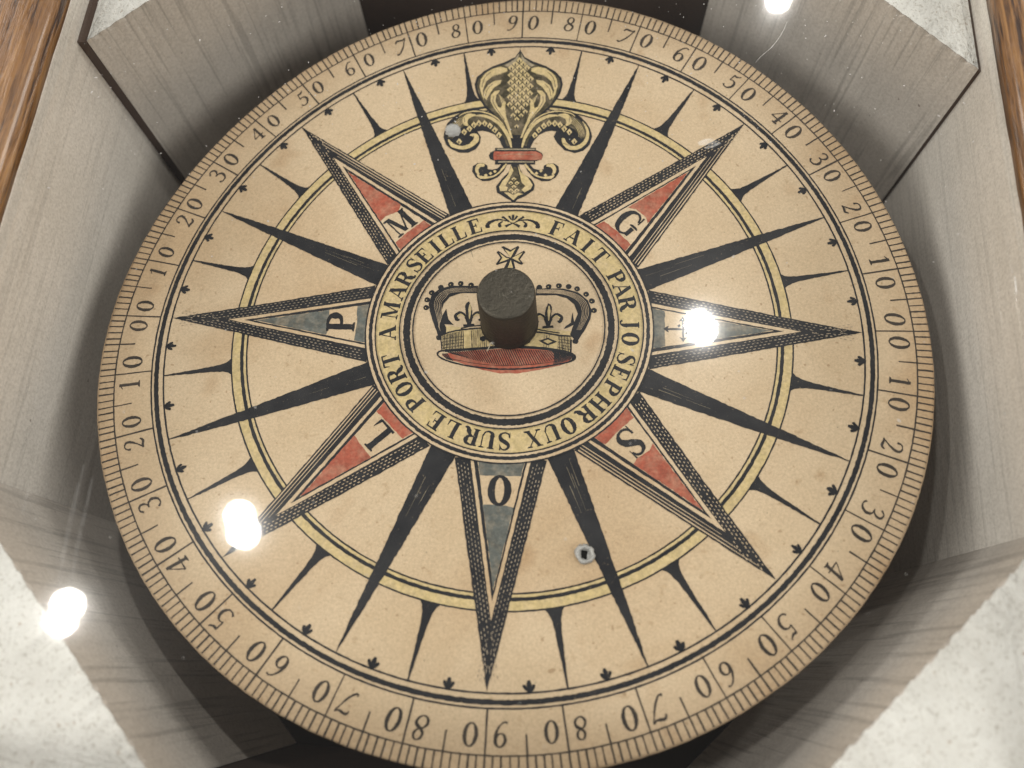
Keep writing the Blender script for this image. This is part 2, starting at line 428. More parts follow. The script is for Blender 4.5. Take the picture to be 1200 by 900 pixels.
WARP = (0.01179, 0.01056, 0.00982, 0.00073, 0.0264)
def warp(x, y):
    r = math.hypot(x, y); a = math.atan2(x, y)
    return r*r*(WARP[0]*math.cos(2*a)+WARP[1]*math.sin(2*a)+WARP[4]) + r**3*(WARP[2]*math.cos(3*a)+WARP[3]*math.sin(3*a))
R3 = Matrix(CARD_ROT)
_cam_c = R3.transposed() @ (Vector(CAM_POS)-Vector(CARD_POS))
def PX(px, py):
    """photo pixel -> point on the card (rose radii)"""
    d = R3.transposed() @ ray_box(px, py); z = 0.0
    for _ in range(6):
        t_ = (z-_cam_c.z)/d.z; x = _cam_c.x+d.x*t_; y = _cam_c.y+d.y*t_; z = warp(x, y)
    return (x, y)
def zm(ox, oy, s):
    return lambda pts: [PX(ox+a/s, oy+b/s) for a, b in pts]

LAYER = 0.0004
class Art:
    """flat print: polygons and strips laid on the card, each object on its own layer"""
    def __init__(s, jit=0.0009, step=0.012): s.v = []; s.f = []; s.jit = jit; s.step = step
    def _j(s, p):
        return (p[0]+random.uniform(-s.jit, s.jit), p[1]+random.uniform(-s.jit, s.jit))
    def poly(s, pts):
        out = []
        n = len(pts)
        for i in range(n):
            a, b = pts[i], pts[(i+1) % n]; L = math.hypot(b[0]-a[0], b[1]-a[1]); k = max(1, int(L/s.step))
            for q in range(k):
                p = (a[0]+(b[0]-a[0])*q/k, a[1]+(b[1]-a[1])*q/k)
                out.append(s._j(p) if s.jit else p)
        base = len(s.v); s.v += out
        for tri in tessellate_polygon([[Vector((x, y, 0)) for x, y in out]]):
            s.f.append(tuple(base+i for i in tri))
        return s
    def strip(s, L, R, closed=False):
        base = len(s.v); n = len(L)
        s.v += [s._j(p) for p in L]+[s._j(p) for p in R]
        for i in range(n if closed else n-1):
            j = (i+1) % n; s.f.append((base+i, base+j, base+n+j, base+n+i))
        return s
    def ring(s, r0, r1, n=540, jit=None):
        L = [(r0*math.sin(2*math.pi*i/n), r0*math.cos(2*math.pi*i/n)) for i in range(n)]
        R = [(r1*math.sin(2*math.pi*i/n), r1*math.cos(2*math.pi*i/n)) for i in range(n)]
        return s.strip(L, R, True)
    def disc(s, c, r, n=14):
        return s.poly([(c[0]+r*math.cos(2*math.pi*i/n), c[1]+r*math.sin(2*math.pi*i/n)) for i in range(n)])
    def stroke(s, pts, w, n=8):
        """smooth tapered pen stroke; w is one width or one per point"""
        ws = w if isinstance(w, (list, tuple)) else [w]*len(pts)
        P, Wd = [], []
        for i in range(len(pts)-1):
            p0 = pts[max(i-1, 0)]; p1 = pts[i]; p2 = pts[i+1]; p3 = pts[min(i+2, len(pts)-1)]
            for q in range(n):
                t_ = q/n
                P.append(tuple(0.5*((2*p1[k])+(-p0[k]+p2[k])*t_+(2*p0[k]-5*p1[k]+4*p2[k]-p3[k])*t_*t_+(-p0[k]+3*p1[k]-3*p2[k]+p3[k])*t_**3) for k in (0, 1)))
                Wd.append(ws[i]+(ws[i+1]-ws[i])*t_)
        P.append(tuple(pts[-1])); Wd.append(ws[-1])
        L, R = [], []
        for i, p in enumerate(P):
            a = P[max(i-1, 0)]; b = P[min(i+1, len(P)-1)]
            tx, ty = b[0]-a[0], b[1]-a[1]; l = math.hypot(tx, ty) or 1e-9
            nx, ny = -ty/l*Wd[i]/2, tx/l*Wd[i]/2
            L.append((p[0]+nx, p[1]+ny)); R.append((p[0]-nx, p[1]-ny))
        return s.strip(L, R)
    def build(s, name, mat, layer, parent=None):
        bm = bmesh.new()
        vs_ = [bm.verts.new((x, y, 0)) for x, y in s.v]
        for f in s.f:
            if len(set(f)) > 2:
                try: bm.faces.new([vs_[i] for i in f])
                except ValueError: pass
        for _ in range(5):
            le = [e for e in bm.edges if e.calc_length() > 0.085]
            if not le: break
            bmesh.ops.subdivide_edges(bm, edges=le, cuts=1)
            bmesh.ops.triangulate(bm, faces=[f for f in bm.faces if len(f.verts) > 4])
        for f in bm.faces:
            f.normal_update()
            if f.normal.z < 0: f.normal_flip()
        for v in bm.verts:
            v.co = Vector((v.co.x*S, v.co.y*S, (warp(v.co.x, v.co.y)+layer*LAYER)*S))
        me = bpy.data.meshes.new(name); bm.to_mesh(me); bm.free(); me.materials.append(mat)
        o = bpy.data.objects.new(name, me); C.objects.link(o); o.parent = parent or card
        return o

# the sheet itself
def sheet():
    RO = 1.1837; NA = 360; rings = [0, 0.05]+[0.1*i for i in range(1, 12)]+[1.15, 1.176, RO]
    wob = [0.0015*math.sin(3*i*math.pi/180+1)+0.0012*math.sin(7*i*math.pi/180)+random.uniform(-0.0007, 0.0007) for i in range(NA)]
    verts = []; faces = []
    def ringv(r, dz, edge=False):
        b = len(verts)
        for i in range(NA):
            rr = r+(wob[i] if edge else 0); a = 2*math.pi*i/NA; x, y = rr*math.sin(a), rr*math.cos(a)
            verts.append((x*S, y*S, (warp(x, y)+dz)*S))
        return b
    verts.append((0, 0, 0)); prev = None
    for r in rings[1:]:
        b = ringv(r, -0.0012 if r == RO else 0, r == RO)
        for i in range(NA):
            j = (i+1) % NA
            faces.append((0, b+j, b+i) if prev is None else (prev+i, prev+j, b+j, b+i))
        prev = b
    for r, dz in ((RO+0.001, -0.006), (RO, -0.0155), (1.0, -0.016), (0.5, -0.016), (0.06, -0.016)):
        b = ringv(r, dz, r > 1.1)
        for i in range(NA):
            j = (i+1) % NA; faces.append((prev+i, prev+j, b+j, b+i))
        prev = b
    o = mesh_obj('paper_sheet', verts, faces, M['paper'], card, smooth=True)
    bm = bmesh.new(); bm.from_mesh(o.data); bmesh.ops.recalc_face_normals(bm, faces=bm.faces[:]); bm.to_mesh(o.data); bm.free()
sheet()

def polar(r, a):
    a = math.radians(a); return (r*math.sin(a), r*math.cos(a))
def frame(a):
    """local (u clockwise, v outward) -> card"""
    a = math.radians(a); s_, c_ = math.sin(a), math.cos(a)
    return lambda u, v: (v*s_+u*c_, v*c_-u*s_)

# ---- rings
Art(0.0006).ring(0.7645, 0.8085).build('yellow_band', M['yellow'], 1)
Art(0.0006).ring(0.3185, 0.390).build('yellow_text_band', M['yellow'], 1)
a = Art(0.0005)
a.ring(1.0335, 1.0378).ring(0.9992, 1.0038)
a.build('printed_ring', M['ink'], 2)
Art(0.0009).ring(1.0155, 1.0280, 900).build('printed_ring', M['ink'], 2)
Art(0.0005).ring(0.8062, 0.8104).ring(0.7625, 0.7668).build('printed_ring', M['ink'], 2)
Art(0.0008).ring(0.7740, 0.7835).build('printed_ring', M['ink'], 2)
a = Art(0.0005); a.ring(0.4163, 0.4205, 300).ring(0.3880, 0.3918, 300).ring(0.3165, 0.3205, 300).ring(0.2773, 0.2815, 300)
a.build('printed_ring', M['ink'], 9)
Art(0.0012).ring(0.3985, 0.4085, 420).build('printed_ring', M['ink'], 9)
Art(0.0014).ring(0.2885, 0.3078, 420).build('printed_ring', M['ink'], 2)
# paper rim between the hub lines lies over the feet of the points
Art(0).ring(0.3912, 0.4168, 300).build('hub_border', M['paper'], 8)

# ---- degree scale
a = Art(0.0005); a.ring(1.1372, 1.1410, 720)
for d in range(360):
    f = frame(d+random.uniform(-0.08, 0.08)); w = 0.0020+random.uniform(-0.0004, 0.0005)
    r0 = 1.139
    if d % 10 == 0: r0 = 1.036
    elif d % 5 == 0: r0 = 1.0915+random.uniform(-0.003, 0.003)
    rr = [r0+(1.1815-r0)*i/6 for i in range(7)]
    a.strip([f(-w, r) for r in rr], [f(w, r) for r in rr])
a.build('degree_scale', M['scale_ink'], 2)

# ---- lettering
TK, TN = 0.235, 0.085
def G_stem(A, x, y0=0.0, y1=1.0, w=TK): A.append(('q', [(x-w/2, y0), (x+w/2, y0), (x+w/2, y1), (x-w/2, y1)]))
def G_ser(A, x, y, hw=0.2):
    d = 0.05 if y < 0.5 else -0.05
    A.append(('q', [(x-hw, y), (x+hw, y), (x+hw, y+d*0.8), (x+0.1, y+d*1.8), (x-0.1, y+d*1.8), (x-hw, y+d*0.8)]))
def G_bar(A, x0, x1, y, t=TN): A.append(('q', [(x0, y-t/2), (x1, y-t/2), (x1, y+t/2), (x0, y+t/2)]))
def G_drop(A, x, y0, y1, w=0.11): A.append(('q', [(x-w, y0), (x, y0), (x, y1), (x-0.03, y1)]))
def G_diag(A, x0, y0, x1, y1, w): A.append(('q', [(x0-w/2, y0), (x0+w/2, y0), (x1+w/2, y1), (x1-w/2, y1)]))
def glyph(ch):
    A = []; w = 0.8
    if ch == 'A':
        G_diag(A, 0.08, 0.03, 0.42, 1, 0.07); G_diag(A, 0.74, 0.03, 0.42, 1, TK); G_bar(A, 0.18, 0.64, 0.34); G_ser(A, 0.08, 0, 0.14); G_ser(A, 0.76, 0, 0.19); w = 0.86
    elif ch == 'F':
        G_stem(A, 0.2); G_ser(A, 0.2, 0); G_bar(A, 0.0, 0.72, 0.97); G_bar(A, 0.2, 0.52, 0.52); G_drop(A, 0.72, 0.99, 0.68); G_drop(A, 0.53, 0.68, 0.38, 0.07); w = 0.74
    elif ch == 'E':
        G_stem(A, 0.2); G_bar(A, 0.0, 0.70, 0.97); G_bar(A, 0.2, 0.50, 0.52); G_bar(A, 0.0, 0.74, 0.03); G_drop(A, 0.70, 0.99, 0.70); G_drop(A, 0.51, 0.68, 0.38, 0.07); G_drop(A, 0.76, 0.01, 0.32); w = 0.76
    elif ch == 'L':
        G_stem(A, 0.2); G_ser(A, 0.2, 1); G_bar(A, 0.0, 0.70, 0.03); G_drop(A, 0.74, 0.01, 0.36, 0.13); w = 0.74
    elif ch == 'I':
        G_stem(A, 0.2); G_ser(A, 0.2, 0); G_ser(A, 0.2, 1); w = 0.4
    elif ch == 'T':
        G_stem(A, 0.4); G_ser(A, 0.4, 0); G_bar(A, 0.02, 0.78, 0.97); G_drop(A, 0.80, 0.99, 0.66); A.append(('q', [(0.0, 0.99), (0.11, 0.99), (0.03, 0.66), (0.0, 0.66)])); w = 0.8
    elif ch in 'PR':
        G_stem(A, 0.2); G_ser(A, 0.2, 0); G_ser(A, 0.12, 1, 0.12)
        A.append(('s', [(0.2, 0.965), (0.42, 0.97), (0.62, 0.90), (0.68, 0.74), (0.62, 0.56), (0.42, 0.48), (0.2, 0.49)], [TN, TN, 0.14, TK, 0.14, TN, TN]))
        if ch == 'R': A.append(('s', [(0.40, 0.48), (0.54, 0.40), (0.66, 0.20), (0.78, 0.03), (0.92, 0.05)], [TN, 0.14, TK, 0.13, 0.03]))
        w = 0.74 if ch == 'P' else 0.88
    elif ch == 'J':
        G_stem(A, 0.36, 0.22); G_ser(A, 0.36, 1); A.append(('s', [(0.36, 0.3), (0.35, 0.10), (0.24, -0.06), (0.08, -0.03), (0.05, 0.06)], [TK, 0.17, 0.06, 0.09, 0.11])); w = 0.56
    elif ch == 'O':
        A.append(('o', 0.42, 0.5, 0.42, 0.52, TK, TN)); w = 0.84
    elif ch == 'S':
        A.append(('s', [(0.60, 0.78), (0.50, 0.95), (0.32, 0.99), (0.15, 0.88), (0.14, 0.70), (0.32, 0.55), (0.52, 0.41), (0.61, 0.22), (0.50, 0.05), (0.30, 0.01), (0.12, 0.09), (0.06, 0.26)],
                  [0.04, 0.05, 0.06, 0.12, 0.17, 0.20, 0.20, 0.15, 0.08, 0.05, 0.05, 0.04])); G_drop(A, 0.64, 1.02, 0.68, 0.06); A.append(('q', [(0.03, -0.02), (0.07, -0.02), (0.10, 0.32), (0.03, 0.32)])); w = 0.68
    elif ch == 'H':
        G_stem(A, 0.2); G_stem(A, 0.76); G_bar(A, 0.2, 0.76, 0.5)
        for x in (0.2, 0.76): G_ser(A, x, 0); G_ser(A, x, 1)
        w = 0.96
    elif ch == 'U':
        G_stem(A, 0.2, 0.25); G_ser(A, 0.2, 1); G_stem(A, 0.74, 0.25, 1.0, 0.07); G_ser(A, 0.74, 1, 0.16)
        A.append(('s', [(0.2, 0.32), (0.23, 0.12), (0.42, 0.01), (0.62, 0.08), (0.74, 0.30)], [TK, 0.17, 0.09, 0.07, 0.07])); w = 0.9
    elif ch == 'X':
        G_diag(A, 0.72, 0.02, 0.18, 0.98, 0.22); G_diag(A, 0.12, 0.02, 0.74, 0.98, 0.07); G_ser(A, 0.12, 0, 0.15); G_ser(A, 0.74, 0, 0.18); G_ser(A, 0.16, 1, 0.18); G_ser(A, 0.74, 1, 0.15); w = 0.88
    elif ch == 'M':
        G_stem(A, 0.14, 0, 1, 0.065); G_stem(A, 0.92, 0, 1, TK); G_diag(A, 0.52, 0.06, 0.20, 1, 0.19); G_diag(A, 0.52, 0.06, 0.90, 1, 0.07)
        G_ser(A, 0.14, 0, 0.15); G_ser(A, 0.92, 0, 0.19); G_ser(A, 0.10, 1, 0.13); G_ser(A, 0.96, 1, 0.14); w = 1.08
    elif ch == 'G':
        A.append(('s', [(0.74, 0.74), (0.62, 0.94), (0.42, 1.0), (0.20, 0.88), (0.11, 0.55), (0.20, 0.16), (0.42, 0.01), (0.62, 0.05), (0.74, 0.18)],
                  [0.04, 0.05, 0.05, 0.14, 0.20, 0.15, 0.05, 0.05, 0.05])); G_stem(A, 0.74, 0.06, 0.42, 0.18); G_ser(A, 0.74, 0.46, 0.19); G_drop(A, 0.80, 1.02, 0.66, 0.08); w = 0.9
    elif ch == '0': A.append(('o', 0.30, 0.5, 0.32, 0.5, 0.17, 0.05)); w = 0.62
    elif ch == '1':
        G_stem(A, 0.22, 0.0, 1.0, 0.15); G_ser(A, 0.22, 0, 0.17); A.append(('q', [(0.0, 0.84), (0.2, 1.0), (0.2, 0.92), (0.02, 0.80)])); w = 0.42
    elif ch == '2':
        A.append(('s', [(0.09, 0.72), (0.12, 0.92), (0.30, 1.0), (0.48, 0.90), (0.48, 0.68), (0.30, 0.36), (0.06, 0.06)], [0.15, 0.07, 0.06, 0.14, 0.16, 0.08, 0.05]))
        A.append(('s', [(0.04, 0.08), (0.22, 0.09), (0.44, 0.05), (0.58, 0.20)], [0.05, 0.13, 0.15, 0.03])); w = 0.6
    elif ch == '3':
        A.append(('s', [(0.08, 0.84), (0.22, 0.99), (0.42, 0.94), (0.46, 0.76), (0.36, 0.60), (0.20, 0.54)], [0.12, 0.05, 0.12, 0.14, 0.07, 0.04]))
        A.append(('s', [(0.22, 0.55), (0.44, 0.50), (0.54, 0.28), (0.42, 0.04), (0.20, 0.00), (0.05, 0.12)], [0.04, 0.10, 0.17, 0.11, 0.05, 0.13])); w = 0.6
    elif ch == '4':
        G_stem(A, 0.44, 0.0, 1.0, 0.15); G_ser(A, 0.44, 0, 0.16); G_diag(A, 0.02, 0.33, 0.44, 1.0, 0.06); G_bar(A, 0.0, 0.64, 0.32, 0.07); w = 0.64
    elif ch == '5':
        A.append(('s', [(0.16, 0.55), (0.34, 0.60), (0.50, 0.48), (0.53, 0.26), (0.40, 0.04), (0.20, 0.0), (0.05, 0.12)], [0.04, 0.06, 0.14, 0.17, 0.10, 0.05, 0.13]))
        A.append(('s', [(0.17, 0.55), (0.19, 0.97)], [0.05, 0.05])); A.append(('s', [(0.18, 0.93), (0.34, 0.91), (0.48, 0.98), (0.52, 1.06)], [0.12, 0.13, 0.08, 0.03])); w = 0.58
    elif ch == '6':
        A.append(('o', 0.31, 0.29, 0.27, 0.30, 0.14, 0.05)); A.append(('s', [(0.10, 0.28), (0.10, 0.55), (0.22, 0.86), (0.40, 1.02), (0.54, 0.98)], [0.14, 0.14, 0.08, 0.05, 0.09])); w = 0.6
    elif ch == '7':
        A.append(('s', [(0.02, 0.78), (0.10, 0.94), (0.30, 0.92), (0.46, 0.90), (0.60, 1.0)], [0.05, 0.13, 0.14, 0.10, 0.05]))
        A.append(('s', [(0.60, 1.0), (0.48, 0.66), (0.32, 0.30), (0.10, 0.02), (-0.04, 0.06)], [0.05, 0.05, 0.11, 0.09, 0.13])); w = 0.6
    elif ch == '8':
        A.append(('o', 0.31, 0.76, 0.22, 0.245, 0.11, 0.05)); A.append(('o', 0.31, 0.27, 0.28, 0.28, 0.12, 0.05))
        A.append(('s', [(0.13, 0.70), (0.31, 0.52), (0.50, 0.36)], [0.08, 0.15, 0.08])); w = 0.62
    elif ch == '9':
        A.append(('o', 0.30, 0.71, 0.27, 0.30, 0.14, 0.05)); A.append(('s', [(0.51, 0.72), (0.50, 0.45), (0.38, 0.14), (0.20, -0.02), (0.06, 0.02)], [0.14, 0.14, 0.08, 0.05, 0.10])); w = 0.6
    return A, w
def letter(art, ch, a, r0, h, wide=1.0, du=0.0, slant=0.0):
    kw = 0.92 if ch.isdigit() else 1.2; kt = 0.065 if ch.isdigit() else 0.085
    A, w = glyph(ch); f = frame(a)
    T = lambda p: f(((p[0]-w/2)+slant*(p[1]-0.5))*h*wide+du, r0+p[1]*h)
    for g in A:
        if g[0] == 'q': art.poly([T(p) for p in g[1]])
        elif g[0] == 's': art.stroke([T(p) for p in g[1]], [max(x*kw, kt)*h for x in g[2]], 6)
        else:
            _, cx, cy, rx, ry, tk, tn = g; tk = tk*(0.98 if ch.isdigit() else 1.08); tn = max(tn*1.2, kt); n = 40; L = []; R = []
            for i in range(n):
                t_ = 2*math.pi*i/n
                L.append(T((cx+rx*math.cos(t_), cy+ry*math.sin(t_)))); R.append(T((cx+(rx-tk)*math.cos(t_), cy+(ry-tn)*math.sin(t_))))
            art.strip(L, R, True)
    return art

# degree numerals: two digits astride every ten-degree line
for i in range(36):
    d = i*10; v = abs(90-(d % 180)); s = '%02d' % v
    a = Art(0.0006, 0.008)
    sl = random.uniform(0.02, 0.16)
    h = 0.0545*random.uniform(0.96, 1.06)
    letter(a, s[0], d-1.78+random.uniform(-.12, .12), 1.0665+random.uniform(-.003, .003), h, 1.06, 0, sl)
    letter(a, s[1], d+1.90+random.uniform(-.12, .12), 1.0665+random.uniform(-.003, .003), h, 1.06, 0, sl*0.6)
    a.build('degree_numeral', M['scale_ink'], 2)

# maker's inscription round the hub
TEXT = [('F', 21.9), ('A', 31.6), ('I', 39.9), ('T', 48.3), ('P', 62.2), ('A', 69.4), ('R', 77.2), ('J', 88.0), ('O', 95.8), ('S', 106.2), ('E', 113.6), ('P', 121.8), ('H', 131.0),
        ('R', 139.6), ('O', 149.2), ('U', 157.6), ('X', 165.9), ('S', 178.9), ('U', 186.7), ('R', 194.2), ('L', 203.6), ('E', 212.0), ('P', 225.2), ('O', 234.1), ('R', 242.2), ('T', 250.4),
        ('A', 264.6), ('M', 276.8), ('A', 287.0), ('R', 295.2), ('S', 303.6), ('E', 310.6), ('I', 317.9), ('L', 324.4), ('L', 331.8), ('E', 340.2)]
insc = Art(0.0008)
def tendril(sgn):
    f = lambda u, v: frame(0)(u*sgn-0.003, v)
    insc.stroke([f(-0.022, 0.334), f(0.0, 0.346), f(0.025, 0.356), f(0.050, 0.357), f(0.072, 0.347), f(0.078, 0.334), f(0.070, 0.333)], [0.010, 0.003, 0.004, 0.006, 0.011, 0.012, 0.006])
    insc.stroke([f(0.010, 0.352), f(0.024, 0.362), f(0.034, 0.369)], [0.003, 0.006, 0.009])
    insc.stroke([f(0.030, 0.352), f(0.040, 0.345), f(0.040, 0.336), f(0.034, 0.337)], [0.003, 0.007, 0.010, 0.008])
    insc.stroke([f(0.004, 0.357), f(0.009, 0.365), f(0.013, 0.372)], [0.003, 0.006, 0.007])
tendril(1); tendril(-1)
insc.stroke([(-0.003, 0.355), (-0.003, 0.366), (-0.003, 0.376)], [0.003, 0.008, 0.007])
io = insc.build('maker_inscription', M['ink'], 2)
for ch, an in TEXT:
    letter(Art(0.0006, 0.008), ch, an, 0.3285+random.uniform(-.001, .001), 0.0500, 0.98).build('letter', M['ink'], 2, io)

# ---- the star
def V(f, tip, hw, base=0.405):
    return [f(0, tip), f(hw, base), f(-hw, base)]
def main_point(ang, colour, ch):
    f = frame(ang); cardinal = round(ang) % 90 == 0
    ink = Art(0.0011, 0.010); ink.poly(V(f, 0.9995, 0.1255))
    o = ink.build('rose_point', M['ink'], 3)
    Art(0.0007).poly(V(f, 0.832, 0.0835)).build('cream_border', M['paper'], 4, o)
    thick = 0.0745
    Art(0.0008).poly([f(0.0, 0.784), f(thick, 0.405), f(-0.0735, 0.405)]).build('inner_outline', M['ink'], 5, o)
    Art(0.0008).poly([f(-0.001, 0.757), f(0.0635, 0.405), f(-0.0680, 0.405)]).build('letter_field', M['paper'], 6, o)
    # colour wash leaves a bare cell behind the letter
    hw = lambda v: (0.757-v)/(0.757-0.405)
    jj = lambda s_: random.uniform(-s_, s_)
    c1 = 0.536+jj(.006); c0 = 0.449+jj(.003)
    w = Art(0.0012, 0.008)
    w.poly([f(-0.001, 0.752), f(0.0632*hw(c1), c1+jj(.01)), f(0.02, c1+jj(.008)), f(-0.02, c1+jj(.008)), f(-0.0672*hw(c1), c1+jj(.01))])
    w.poly([f(0.0622*hw(c0), c0+jj(.003)), f(0.0625, 0.405), f(-0.067, 0.405), f(-0.0662*hw(c0), c0+jj(.003)), f(0, c0+jj(.003))])
    w.build('colour_wash', M[colour], 7, o)
    if ch:
        letter(Art(0.0007, 0.008), ch, ang, 0.4520, 0.083 if ch != 'M' else 0.076, 0.92, -0.002).build('letter', M['ink'], 8, o)
    else:
        q = Art(0.0007, 0.006); cy = 0.502
        q.stroke([f(0, 0.452), f(0, 0.558)], 0.006); q.stroke([f(-0.034, cy), f(0.034, cy)], 0.006)
        for du, dv in ((0, 1), (0, -1), (1, 0), (-1, 0)):
            g = lambda t_, s_: f(du*t_+dv*s_, cy+dv*t_+du*s_)
            L_ = 0.042 if du == 0 else 0.026
            q.poly([g(L_+0.014, 0), g(L_-0.002, 0.011), g(L_+0.002, 0), g(L_-0.002, -0.011)])
            q.disc(g(0.012, 0.010), 0.004, 8)
        q.build('cross_mark', M['ink'], 8, o)
    # engraver's hatching left white in the black
    hat = Art(0.0003, 0.02)
    ex, ey = 0.1255, 0.405-0.9995; L_ = math.hypot(ex, ey); ux, uy = ex/L_, ey/L_       # along the edge, tip -> foot
    def edge(side, off, t_):        # point off inside the edge, t_ along it
        u = ux*t_-(-uy)*off; v = 0.9995+uy*t_-ux*off
        return (side*u, v)
    for side in (-1, 1):
        dashed = cardinal or side < 0
        if dashed:
            for row in range(4):
                off = 0.0060+0.0084*row
                t_ = 0.02+0.0064*(row % 2)+jj(.0006)
                while t_ < 0.585:
                    u, v = edge(side, off, t_)
                    vcut = abs(u) > 0.003
                    if vcut and random.random() < 0.93:
                        ln = 0.0062*random.uniform(.75, 1.2); w_ = 0.00100*random.uniform(.7, 1.25)
                        p = edge(side, off-w_, t_); q_ = edge(side, off-w_, t_+ln); r_ = edge(side, off+w_, t_+ln); s_ = edge(side, off+w_, t_)
                        inb = (v > 0.832) or abs(u) > 0.0835*(0.832-v)/0.427+0.003
                        if inb: hat.poly([f(*p), f(*q_), f(*r_), f(*s_)])
                    t_ += 0.0128+jj(.0004)
        else:
            for row in range(3):
                off = 0.0062+0.0088*row; w_ = (0.0017, 0.0014, 0.0011)[row]*random.uniform(.85, 1.1)
                t0 = off/0.2+0.04+jj(.02); t1 = 0.60
                n = 10
                Lp = []; Rp = []
                for i in range(n+1):
                    t_ = t0+(t1-t0)*i/n; k = min(1, 0.35+i/5)
                    Lp.append(f(*edge(side, off-w_*k, t_))); Rp.append(f(*edge(side, off+w_*k, t_)))
                hat.strip(Lp, Rp)
    hat.build('hatching', M['hatch'] if cardinal else M['paper'], 4, o)
    return o
for ang, colour, ch in ((45.3, 'red', 'G'), (90.4, 'blue', None), (134.8, 'red', 'S'), (180.2, 'blue', 'O'), (225.2, 'red', 'L'), (269.8, 'blue', 'P'), (314.6, 'red', 'M')):
    main_point(ang, colour, ch)
for ang in (22.55, 68.2, 112.7, 157.3, 202.5, 247.3, 292.35, 336.9):
    f = frame(ang)
    ink = Art(0.0012, 0.009)
    ink.poly([f(0.0012, 0.9995), f(0.0115, 0.86), f(0.0385, 0.405), f(-0.0385, 0.405), f(-0.0115, 0.86), f(-0.0012, 0.9995)])
    o = ink.build('half_point', M['ink'], 3)
    h = Art(0.0003)
    for i in range(random.randint(2, 4)):
        u0 = random.uniform(-0.018, 0.018); v0 = random.uniform(0.43, 0.55); v1 = v0+random.uniform(0.03, 0.12)
        h.strip([f(u0*(1-(v0-.4)*1.6)-0.0003, v0), f(u0*(1-(v1-.4)*1.6)-0.0002, v1)], [f(u0*(1-(v0-.4)*1.6)+0.0003, v0), f(u0*(1-(v1-.4)*1.6)+0.0002, v1)])
    h.build('engraved_scratch', M['grey'], 4, o)
for i in range(16):
    ang = 11.25+22.5*i; f = frame(ang+0.15)
    b = 0.0250; k = random.uniform(0.9, 1.1)
    side = lambda sg: [f(sg*b*k, 0.8095), f(sg*b*0.72*k, 0.8185), f(sg*b*0.50*k, 0.834), f(sg*b*0.37*k, 0.858), f(sg*b*0.26*k, 0.900), f(sg*b*0.17*k, 0.95)]
    Art(0.0009, 0.008).poly(side(1)+[f(0.0018, 0.9995), f(-0.0018, 0.9995)]+side(-1)[::-1]).build('quarter_point', M['ink'], 3)
for i in range(32):
    f = frame(5.625+11.25*i+random.uniform(-.3, .3)); a = Art(0.0008, 0.006); k = random.uniform(0.74, 0.9)
    a.stroke([f(0, 1.004), f(0, 0.995), f(0, 0.984), f(0, 0.973)], [0.008*k, 0.008*k, 0.015*k, 0.007*k], 4)
    for sg in (-1, 1):
        a.stroke([f(0, 1.000), f(sg*0.006, 0.993), f(sg*0.0135*k, 0.9865)], [0.006, 0.011*k, 0.009*k], 4)
        a.disc(f(sg*0.0135*k, 0.986), 0.0050*k, 8)
    a.build('sprig_mark', M['ink'], 3)

# ---- fleur-de-lis of the north point
ZBf = zm(540, 50, 8.571); ZC = zm(520, 130, 6.667)
def mirB(pts): return [(2*(600-35*(y-40)/817)-x-3, y) for x, y in pts]
def mirC(pts): return [(1146-0.02*y-x, y) for x, y in pts]
sil = Art(0.0008, 0.010)
left = [(600, 38), (590, 90), (545, 148), (450, 195), (330, 235), (230, 290), (162, 350), (140, 420), (150, 490), (185, 570), (240, 650), (310, 722), (380, 785), (425, 850), (455, 920), (480, 1000), (492, 1060)]
sil.poly(ZBf(left)+ZBf(mirB(left))[::-1])
armL = [(545, 292), (530, 200), (490, 120), (430, 50), (350, 8), (260, -12), (170, -2), (90, 38), (30, 96), (5, 160), (-2, 210), (18, 262), (60, 302), (120, 327), (190, 327), (250, 302), (286, 250), (290, 205), (262, 162), (300, 155), (350, 165), (400, 190), (440, 235), (465, 292)]
armR = mirC(armL[:5])+[(900, -8), (990, 4), (1055, 36), (1112, 88), (1146, 145), (1158, 205), (1142, 262), (1092, 312), (1025, 332), (945, 308), (888, 255), (858, 202), (880, 160)]+mirC(armL[19:])
sil.poly(ZC(armL)); sil.poly(ZC(armR))
legL = [(500, 412), (470, 470), (420, 520), (360, 548), (300, 548), (250, 520), (222, 475), (228, 435), (262, 410), (310, 410), (340, 428), (345, 455), (380, 462), (420, 450), (455, 412)]
sil.poly(ZC(legL)); sil.poly(ZC([(1124-x, y+2) for x, y in legL]))
sil.poly(ZC([(530, 410), (515, 470), (450, 535), (410, 590), (418, 640), (468, 672), (520, 698), (545, 728), (575, 692), (640, 664), (702, 622), (712, 580), (684, 530), (620, 498), (592, 450), (588, 410)]))
sil.poly(ZC([(402, 290), (720, 290), (720, 318), (402, 318)])); sil.poly(ZC([(402, 384), (714, 384), (714, 420), (402, 420)]))
sil.poly(ZC([(400, 310), (725, 310), (765, 330), (775, 350), (760, 380), (720, 392), (400, 392), (362, 378), (352, 350), (365, 325)]))
fl = sil.build('fleur_de_lis', M['ink'], 3)
ov = Art(0.0005, 0.010)
inn = [(600, 105), (560, 165), (462, 212), (340, 252), (245, 305), (180, 362), (162, 425), (172, 488), (205, 562), (258, 638), (328, 708), (398, 775), (440, 850), (468, 930)]
ov.poly(ZBf(inn)+ZBf(mirB(inn))[::-1])
U = 0.0028/6.667
for mf in (lambda q: q, mirC):
    ov.stroke(ZC(mf([(508, 275), (478, 185), (412, 108), (320, 68), (220, 62), (128, 96), (70, 150), (52, 215)])), [w*U for w in (26, 44, 62, 74, 86, 92, 74, 40)], 6)
ov.stroke(ZC([(560, 440), (545, 520), (545, 600), (545, 690)]), [w*U for w in (20, 90, 200, 10)], 6)
ov.build('olive_shade', M['olive'], 3.5, fl)
